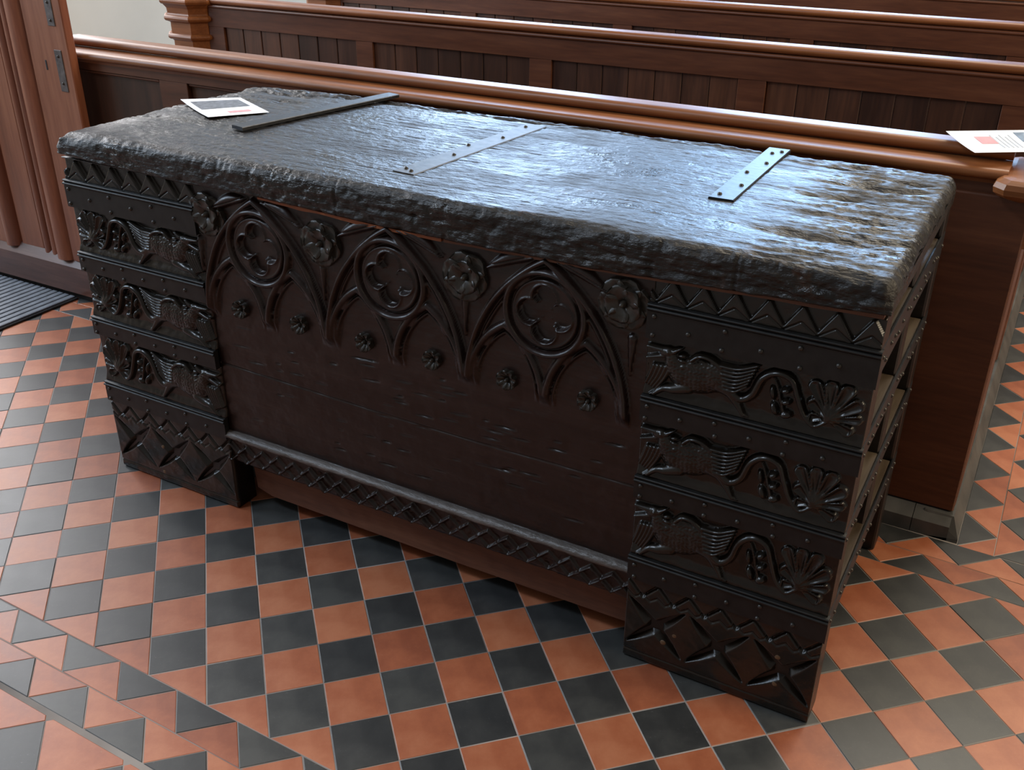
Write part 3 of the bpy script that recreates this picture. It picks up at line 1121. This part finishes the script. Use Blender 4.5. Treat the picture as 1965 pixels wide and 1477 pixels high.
def lid_section(x):
    """closed (y,z) loop arrays for one x position; first vertices: bottom front"""
    zb = np.interp(x, [-0.02, 0.05, 0.35, 0.536, 0.86, 0.969, 1.306, 1.413, 1.73], [0.809, 0.806, 0.797, 0.800, 0.789, 0.790, 0.792, 0.7975, 0.809])
    rf = 0.024 + 0.010 * float(fbm(np.array([x * 5.0]), np.array([3.3]))[0]) + 0.010 * math.exp(-((x - 0.05) / 0.12) ** 2)
    rb = 0.014
    pts = []
    pts += [(LY1 - 0.02, zb + 0.004), (0.10, zb + 0.004)]
    pts += [(LY0 + 0.004, zb + 0.0005)]
    for t in np.linspace(0, 1, 18):
        pts.append((LY0, zb + 0.003 + (LZT - rf - zb - 0.003) * t))
    for t in np.linspace(0, math.pi / 2, 14)[1:]:
        pts.append((LY0 + rf * (1 - math.cos(t)), LZT - rf * (1 - math.sin(t))))
    for yv in np.linspace(LY0 + rf, LY1 - rb, 150)[1:]:
        pts.append((yv, LZT))
    for t in np.linspace(0, math.pi / 2, 6)[1:]:
        pts.append((LY1 - rb * (1 - math.sin(t)), LZT - rb * (1 - math.cos(t))))
    return np.array(pts)


SEC = np.stack([lid_section(x) for x in gx])                      # (nx, m, 2)
nxl, ml = SEC.shape[:2]
X = np.repeat(gx[:, None], ml, 1)
Y = SEC[..., 0]
Z = SEC[..., 1]
# round the ends
ins = np.where(gx < LX0 + 0.02, 0.02 - np.sqrt(np.clip(0.02 ** 2 - (LX0 + 0.02 - gx) ** 2, 0, None)), 0) + \
      np.where(gx > LX1 - 0.02, 0.02 - np.sqrt(np.clip(0.02 ** 2 - (gx - LX1 + 0.02) ** 2, 0, None)), 0)
top_w = sstep(0.83, 0.855, Z)
Z = Z - ins[:, None] * top_w
Y = Y + np.where(Y < 0.15, 1, -1) * np.minimum(ins[:, None], 0.018) * sstep(0.80, 0.86, Z) * np.where((Y < 0.05) | (Y > 0.57), 1, 0)
istop = sstep(0.845, 0.858, SEC[..., 1])
# wear: long grain ridges, pitted ends and back edge
grain = 0.0024 * fbm(X * 7, Y * 120, 3) + 0.0014 * fbm(X * 60, Y * 200, 2) - 0.004 * np.clip(fbm(X * 4 + 5, Y * 90, 3) - 0.38, 0, 1)
rough_r = sstep(1.44, 1.62, X) + 0.7 * sstep(0.22, 0.0, X) * sstep(0.22, 0.40, Y) + 0.9 * sstep(0.55, 0.60, Y + 0.02 * vnoise(X * 9, X * 0))
rough_r = np.clip(rough_r, 0, 1)
dz = grain * (0.55 + 1.6 * rough_r) + rough_r * 0.007 * np.minimum(0, fbm(X * 9, Y * 45, 4))
hollow = 0
for hx, hy, hl, hw_, hd in ((1.60, 0.46, 0.10, 0.018, 0.012), (1.55, 0.56, 0.12, 0.014, 0.010), (1.57, 0.36, 0.09, 0.020, 0.013), (1.60, 0.25, 0.10, 0.020, 0.013), (1.60, 0.13, 0.11, 0.026, 0.014), (1.68, 0.52, 0.05, 0.012, 0.009),
                            (0.055, 0.225, 0.060, 0.030, 0.009), (0.15, 0.30, 0.05, 0.02, 0.005), (0.16, 0.55, 0.12, 0.030, 0.010), (0.22, 0.47, 0.05, 0.03, 0.007),
                            (0.40, 0.585, 0.22, 0.016, 0.008), (0.85, 0.590, 0.30, 0.012, 0.006), (1.25, 0.59, 0.18, 0.012, 0.005)):
    q = ((X - hx) / hl) ** 2 + ((Y - hy - 0.03 * (X - hx)) / hw_) ** 2
    hollow = hollow + hd * np.exp(-q * 1.4) * (0.8 + 0.9 * (fbm(X * 22, Y * 90, 3)))
dz = dz - hollow
dz = dz - 0.010 * sstep(0.10, -0.02, X) - 0.004 * sstep(0.40, 0.0, X) * sstep(0.3, 0.6, Y)
dz = dz - 0.0016 * np.clip(1 - np.abs(Y - 0.335 + 0.01 * np.sin(X * 4)) / 0.003, 0, 1) * sstep(0.4, 0.7, X) * sstep(1.35, 1.1, X)
isfront = (Y < LY0 + 0.03)
fr = 0.0034 * fbm(X * 34, (Z - 0.5 * Y) * 110, 4) + 0.0035 * fbm(X * 7, Z * 18, 3)
fr = fr * (0.7 + 0.9 * sstep(0.5, 0.9, X) + 0.6 * sstep(0.3, 0.1, X))
pit = 0.008 * np.clip(fbm(X * 60, (Z - 0.5 * Y) * 75, 2) - 0.15, 0, 1)
joint = 0.0
for jx in (0.742, 1.505):
    joint = joint + 0.004 * np.clip(1 - np.abs(X - jx) / 0.0035, 0, 1)
Yn = Y + np.where(isfront, -fr + pit + joint, 0) * (1 - 0.3 * istop)
Zn = Z + dz * istop + np.where(isfront, 0.006 * fbm(X * 18, X * 0 + 5, 4) * sstep(0.838, 0.85, Z) * (1 - istop), 0)
Xn = X + np.where((X > LX1 - 0.012), 0.004 * fbm(Y * 30, Z * 30, 3), 0)
P = np.stack([Xn, Yn, Zn], -1)
# close the loop round the section
P = np.concatenate([P, P[:, :1]], 1)
lid = mk_grid('lid', P[:, ::-1], M['lid'], chest)
lid['label'] = 'thick worn plank lid with iron straps'
for col_, rev in ((0, True), (-1, False)):
    loop = P[col_, :-1]
    mk('lid_end', np.vstack([loop, loop.mean(0)[None]]), [((i, (i + 1) % len(loop), len(loop)) if not rev else ((i + 1) % len(loop), i, len(loop))) for i in range(len(loop))], M['lid'], lid)


def bar(name, p0, p1, wd, z0, z1, mat, parent, bev=0.0015, n_seg=1):
    a, b = np.array(p0), np.array(p1)
    d = (b - a) / np.linalg.norm(b - a)
    q = np.array([d[1], -d[0]]) * wd / 2
    c = [a - q, a + q, b + q, b - q]
    V = [(x, y, z0) for x, y in c] + [(x, y, z1 - bev) for x, y in c] + [(x + (0), y, z1) for x, y in [a - q * 0.92, a + q * 0.92, b + q * 0.92, b - q * 0.92]]
    F = [(3, 2, 1, 0)]
    for k in (0, 4):
        F += [(k + i, k + (i + 1) % 4, k + 4 + (i + 1) % 4, k + 4 + i) for i in range(4)]
    F += [(8, 9, 10, 11)]
    return mk(name, V, F, mat, parent)


s1 = bar('lid_strap', (0.330, 0.185), (0.420, 0.640), 0.038, LZT + 0.003, LZT + 0.0105, M['lidiron'], lid)
s1['label'] = 'flat iron bar standing proud of the lid'
s2 = bar('lid_strap', (0.825, 0.095), (0.862, 0.560), 0.052, LZT - 0.004, LZT + 0.0018, M['wornstrap'], lid)
s3 = bar('lid_strap', (1.395, 0.237), (1.388, 0.628), 0.046, LZT - 0.004, LZT + 0.0035, M['lidiron'], lid)
UPR = (-math.pi / 2, 0, 0)
for s_, pts in ((s2, [(0.815, 0.12), (0.833, 0.11), (0.84, 0.25), (0.825, 0.33), (0.855, 0.42), (0.85, 0.53)]), (s3, [(1.385, 0.26), (1.402, 0.33), (1.384, 0.42), (1.398, 0.50), (1.386, 0.58), (1.400, 0.60)])):
    for x, y in pts:
        add_stud(s_, x, y, LZT + (0.0018 if s_ is s2 else 0.0035), None, UPR)

# ------------------------------------------------------------------ leaflets


def sheet(name, corners, label, lift, prints):
    """corners: 4 xyz (u0v0,u1v0,u1v1,u0v1). thin curved sheet with printed areas"""
    c = [np.array(p, float) for p in corners]
    cen = sum(c) / 4
    rt = root(name, tuple(cen), label, 'leaflet')

    def pos(u, v, off=0.0):
        p = c[0] * (1 - u) * (1 - v) + c[1] * u * (1 - v) + c[2] * u * v + c[3] * (1 - u) * v
        return p + np.array([0, 0, lift(u, v) + off])

    def patch(nm, u0, u1, v0, v1, mat, off, thick, n_=10):
        us = np.linspace(u0, u1, n_)
        vs = np.linspace(v0, v1, n_)
        T = np.array([[pos(u, v, off) for v in vs] for u in us]).reshape(-1, 3)
        B = T - np.array([0, 0, thick])
        idx = np.arange(n_ * n_).reshape(n_, n_)
        F = [(idx[i, j], idx[i + 1, j], idx[i + 1, j + 1], idx[i, j + 1]) for i in range(n_ - 1) for j in range(n_ - 1)]
        k = n_ * n_
        F += [(k + f[0], k + f[3], k + f[2], k + f[1]) for f in F]
        ring = np.concatenate([idx[:, 0], idx[-1, 1:], idx[-2::-1, -1], idx[0, -2:0:-1]])
        m_ = len(ring)
        F += [(ring[(a + 1) % m_], ring[a], k + ring[a], k + ring[(a + 1) % m_]) for a in range(m_)]
        return mk(nm, np.vstack([T, B]), F, mat, rt)
    patch('paper_sheet', 0, 1, 0, 1, M['paper'], 0, 0.0006, 14)
    for nm, u0, u1, v0, v1, mt in prints:
        patch(nm, u0, u1, v0, v1, M[mt], 0.0006, 0.0004, 14)
    return rt


zl = LZT + 0.0025
sheet('leaflet', [(0.200, 0.232, zl), (0.274, 0.350, zl), (0.105, 0.437, zl), (0.008, 0.336, zl - 0.004)],
      'white printed leaflet lying flat on the chest lid', lambda u, v: 0.004 * (1 - u) * v + 0.003 * (2 * v - 1) ** 2 * (1 - u),
      [('photo_print', 0.10, 0.90, 0.44, 0.86, 'ink_grey'), ('title_print', 0.42, 0.78, 0.14, 0.24, 'ink_red')])
sheet('leaflet', [(1.7435, 0.744, 0.8705), (1.915, 0.860, 0.8705), (1.860, 0.940, 0.890), (1.675, 0.822, 0.8885)],
      'white leaflet with red square resting on the end of the pew rail', lambda u, v: 0.006 + 0.002 * (2 * v - 1) ** 2,
      [('photo_print', 0.62, 0.97, 0.05, 0.90, 'ink_blue'), ('logo_print', 0.20, 0.36, 0.42, 0.74, 'ink_red')] +
      [('text_print', 0.36 + 0.045 * k, 0.372 + 0.045 * k, 0.22, 0.80 - 0.08 * (k % 2), 'ink_text') for k in range(5)])

# ------------------------------------------------------------------ pews
BAYS = [(-1.0994, -0.4658), (-0.3901, 0.2510), (0.3341, 0.9717), (1.0595, 1.7196)]


def capital(name, x0, x1, y0, y1, prof, mat, parent, ch=0.030):
    """moulded cap: chamfered-corner footprint swept up an (offset,z) profile"""
    def ringpts(o):
        a0, a1, b0, b1 = x0 - o, x1 + o, y0 - o, y1 + o
        c = ch + o * 0.4
        return [(a0 + c, b0), (a1 - c, b0), (a1, b0 + c), (a1, b1 - c), (a1 - c, b1), (a0 + c, b1), (a0, b1 - c), (a0, b0 + c)]
    V = []
    for o, z in prof:
        V += [(x, y, z) for x, y in ringpts(o)]
    F = []
    for k in range(len(prof) - 1):
        F += [(8 * k + i, 8 * k + (i + 1) % 8, 8 * k + 8 + (i + 1) % 8, 8 * k + 8 + i) for i in range(8)]
    F += [tuple(range(8))[::-1], tuple(range(8 * (len(prof) - 1), 8 * len(prof)))]
    return mk(name, V, F, mat, parent)


def cap_prof(z):
    """moulded capital profile with top at z"""
    P = [(0.0, z - 0.165), (0.004, z - 0.160)]
    P += [(0.004 + 0.014 * math.sin(t), z - 0.148 - 0.012 * math.cos(t)) for t in np.linspace(0, math.pi, 7)]
    P += [(0.004, z - 0.132), (0.004, z - 0.095), (0.012, z - 0.090)]
    P += [(0.012 + 0.012 * math.sin(t), z - 0.078 - 0.012 * math.cos(t)) for t in np.linspace(0, math.pi, 7)]
    P += [(0.010, z - 0.060), (0.012, z - 0.040), (0.022, z - 0.026)]
    P += [(0.022 + 0.010 * math.sin(t), z - 0.013 - 0.013 * math.cos(t)) for t in np.linspace(0, math.pi, 7)]
    return P


def pew(y0, ztop, xl, xr, label, skew=0.0, ledge=True, bays=BAYS, left_cap=True, right_cap=True, shift=0.0, bench=True):
    """pew seen from behind. y0: plane of the back's outer face"""
    R = root('pew', ((xl + xr) / 2, y0 + 0.2, 0.055), label, 'pew', 'oak pews in rows')
    Ys = lambda x: y0 + skew * x
    # cap rail: round nose over a small neck
    zc = ztop - 0.0135
    prof = [(y0 + 0.055, zc - 0.010), (y0 + 0.012, zc - 0.012)] + [(y0 + 0.010 - 0.016 * math.sin(math.radians(t)), zc - 0.0135 * math.cos(math.radians(t))) for t in range(25, 181, 15)] + [(y0 + 0.052, zc + 0.0125), (y0 + 0.057, zc + 0.006)]
    c = extrude_x('cap_rail', prof[::-1], xl, xr, M['cap'], R, skew=skew)
    smooth_by_angle(c, 45)
    zl_ = zc - 0.0145
    if ledge:
        # book ledge with a rounded lower nose
        yn = y0 - 0.070
        prof = [(y0 + 0.012, zl_), (yn + 0.010, zl_ - 0.001)] + [(yn + 0.010 - 0.012 * math.sin(math.radians(t)), zl_ - 0.0125 + 0.0115 * math.cos(math.radians(t))) for t in range(20, 181, 20)] + \
               [(yn + 0.016, zl_ - 0.0265), (yn + 0.018, zl_ - 0.034), (y0 + 0.0, zl_ - 0.034)]
        l = extrude_x('book_ledge', prof, xl, xr, M['cap'], R, skew=skew)
        smooth_by_angle(l, 45)
        zt = zl_ - 0.034
        yf = y0 - 0.052
    else:
        prof = [(y0 + 0.012, zl_ + 0.001), (y0 - 0.002, zl_)] + [(y0 + 0.000 - 0.006 * math.sin(math.radians(t)), zl_ - 0.006 + 0.006 * math.cos(math.radians(t))) for t in range(20, 181, 20)] + [(y0 + 0.012, zl_ - 0.013)]
        l = extrude_x('cap_moulding', prof, xl, xr, M['pew'], R, skew=skew)
        smooth_by_angle(l, 45)
        zt = zl_ - 0.012
        yf = y0
    # frame
    zr = (ztop - 0.108) if not ledge else (zt - 0.022)

    def fbox(nm, a, b, z0, z1, d0=0.0, d1=0.028, mat='pew', bev=0.0015):
        s = skew * (a + b) / 2
        return box(nm, a, b, yf + d0 + s, yf + d1 + s, z0, z1, M[mat], R, bev, 1)
    if skew:
        extrude_x('top_rail', [(yf, zr), (yf, zt), (yf + 0.028, zt), (yf + 0.028, zr)], xl, xr, M['pew'], R, skew=skew)
        extrude_x('bottom_rail', [(yf, 0.10), (yf, 0.20), (yf + 0.028, 0.20), (yf + 0.028, 0.10)], xl, xr, M['pew'], R, skew=skew)
    else:
        fbox('top_rail', xl, xr, zr, zt)
        fbox('bottom_rail', xl, xr, 0.062, 0.20)
    edges = [xl] + [e for b in bays for e in (b[0] + shift, b[1] + shift)] + [xr]
    for i in range(0, len(edges), 2):
        a, b = edges[i], edges[i + 1]
        if b - a > 0.01:
            fbox('stile', a, b, 0.20, zr, 0.0008, 0.027)
    for (a, b) in bays:
        a += shift
        b += shift
        n_ = 7
        w_ = (b - a) / n_
        for k in range(n_):
            if ledge:
                continue
            fbox('plank', a + k * w_ + 0.0008, a + (k + 1) * w_ - 0.0008, 0.20, zr, 0.008 + random.uniform(-.0008, .0008), 0.022, 'plank', 0.002)
        if ledge:
            fbox('panel', a, b, 0.20, zr, 0.014, 0.024, 'plank', 0.001)
            fbox('bead', a, b, zr - 0.010, zr, 0.004, 0.016, 'pew', 0.003)
    # seat on the far side
    box('seat', xl + 0.05, xr - 0.05, Ys(xl) + 0.06, Ys(xr) + 0.40, 0.43, 0.455, M['pew'], R, 0.005, 1)
    if left_cap:
        x0 = xl - 0.10
        s = skew * xl
        box('bench_end', x0 - 0.050, xl + 0.002, y0 + s - 0.05, y0 + s + 0.42, 0.06, 0.62, M['pew'], R, 0.006, 2)
        capital('end_post', x0 - 0.085, xl + 0.006, y0 + s - 0.045, y0 + s + 0.085, [(0.0, 0.06), (0.0, 0.60)] + cap_prof(ztop - 0.004), M['cap'], R, 0.045)
    if right_cap:
        x0 = xr
        s = skew * xr
        be = box('bench_end', PX1 - 0.055, PX1, y0 + s - 0.040, y0 + s + 0.42, 0.06, 0.72, M['pew'], R, 0.004, 1)
    return R


pew(0.800, 0.881, -0.96, 1.812, 'nearest pew with book ledge, directly behind the chest', 0.006, True, [(-0.90, -0.515), (-0.40, 0.10), (0.20, 0.70), (0.80, 1.30), (1.40, 1.70)], False, True)
pew(1.655, 0.905, -1.19, 1.84, 'second pew back with vertical planks and moulded end post', 0.020, False)
pew(2.50, 0.910, -1.19, 1.84, 'third pew back, plank tops just showing over the second', 0.020, False, shift=-0.07)
pew(3.35, 0.915, -1.19, 1.84, 'farthest pew back, cut off by the top edge', 0.020, False)

# big end panel and capital of the nearest pew
p1 = [o for o in bpy.data.objects if o.name == 'pew'][0]
box('end_front', 1.712, PX1 - 0.001, 0.742, 0.775, 0.062, 0.80, M['pew'], p1, 0.003, 1)
capital('end_cap', 1.815, 1.905, 0.715, 0.90, [(-0.030, 0.70), (-0.028, 0.792), (0.000, 0.802), (0.014, 0.808), (0.022, 0.815), (0.024, 0.826), (0.020, 0.836), (0.010, 0.843), (-0.004, 0.845)], M['cap'], p1, 0.012)

# ------------------------------------------------------------------ door leaf on the left
door = root('door_leaf', (-1.28, 0.70, 0.0), 'tall red-brown panelled door leaf with vertical mouldings at left', 'door')
yd = 0.681
b = box('lock_stile', -1.000, -0.818, yd + 0.004, yd + 0.034, 0.150, 2.2, M['door'], door, 0.003, 1)
b['label'] = 'flat door stile with old lock marks'
r_ = extrude_z('roll_moulding', arc(-1.044, yd + 0.032, 0.043, 180, 360, 14) + [(-1.001, yd + 0.036), (-1.087, yd + 0.036)], 0.150, 2.2, M['door'], door)
smooth_by_angle(r_, 40)
for cx in (-1.108, -1.146):
    r_ = extrude_z('bead_moulding', arc(cx, yd + 0.030, 0.0185, 180, 360, 10) + [(cx + 0.0185, yd + 0.036), (cx - 0.0185, yd + 0.036)], 0.150, 2.2, M['door'], door)
    smooth_by_angle(r_, 40)
box('flat_board', -1.282, -1.166, yd + 0.020, yd + 0.036, 0.150, 2.2, M['door'], door, 0.002, 1)
r_ = extrude_z('roll_moulding', arc(-1.325, yd + 0.028, 0.034, 180, 360, 12) + [(-1.291, yd + 0.036), (-1.359, yd + 0.036)], 0.150, 2.2, M['door'], door)
smooth_by_angle(r_, 40)
box('flat_board', -1.42, -1.361, yd + 0.012, yd + 0.036, 0.150, 2.2, M['door'], door, 0.002, 1)
box('hinge_stile', -1.53, -1.422, yd + 0.004, yd + 0.034, 0.150, 2.2, M['door'], door, 0.003, 1)
br = extrude_x('bottom_rail', [(yd - 0.004, 0.030), (yd - 0.004, 0.128), (yd + 0.022, 0.162), (yd + 0.036, 0.162), (yd + 0.036, 0.030)][::-1], -1.53, -0.822, M['doorrail'], door)
br['label'] = 'bottom rail with bevelled top edge'
for z0, z1, a_, b_ in ((0.93, 1.01, -0.885, -0.853), (0.735, 0.86, -0.882, -0.850)):
    pl = box('lock_plate', a_, b_, yd + 0.0015, yd + 0.006, z0, z1, M['oldplate'], door, 0.001, 1)
    add_stud(pl, (a_ + b_) / 2, yd + 0.0015, z0 + (z1 - z0) * 0.85)
    add_stud(pl, (a_ + b_) / 2, yd + 0.0015, z0 + (z1 - z0) * 0.2)
box('keyhole', -0.935, -0.928, yd + 0.0025, yd + 0.005, 0.795, 0.825, M['rubberdark'], door, 0.001, 1)

tag(box('trim_6', -1.55, -0.80, 0.700, 0.714, -0.002, 0.030, M['rubberdark']), 'added sill, coloured dark for the shadow under the door leaf', None, None, 'structure')  # near-black box puts the shadowed gap below the door into its colour

# ------------------------------------------------------------------ door mat
mat_ = root('door_mat', (-1.35, 0.3, 0.0), 'grey ribbed rubber mat on the floor by the door', 'mat')
box('mat_base', -1.70, -1.022, -0.15, 0.690, 0.0012, 0.008, M['rubberdark'], mat_, 0.002, 1)
x = -1.030
while x > -1.69:
    box('rib', x - 0.0235, x, -0.145, 0.685, 0.008, 0.0135, M['rubber'], mat_, 0.002, 1)
    x -= 0.0300
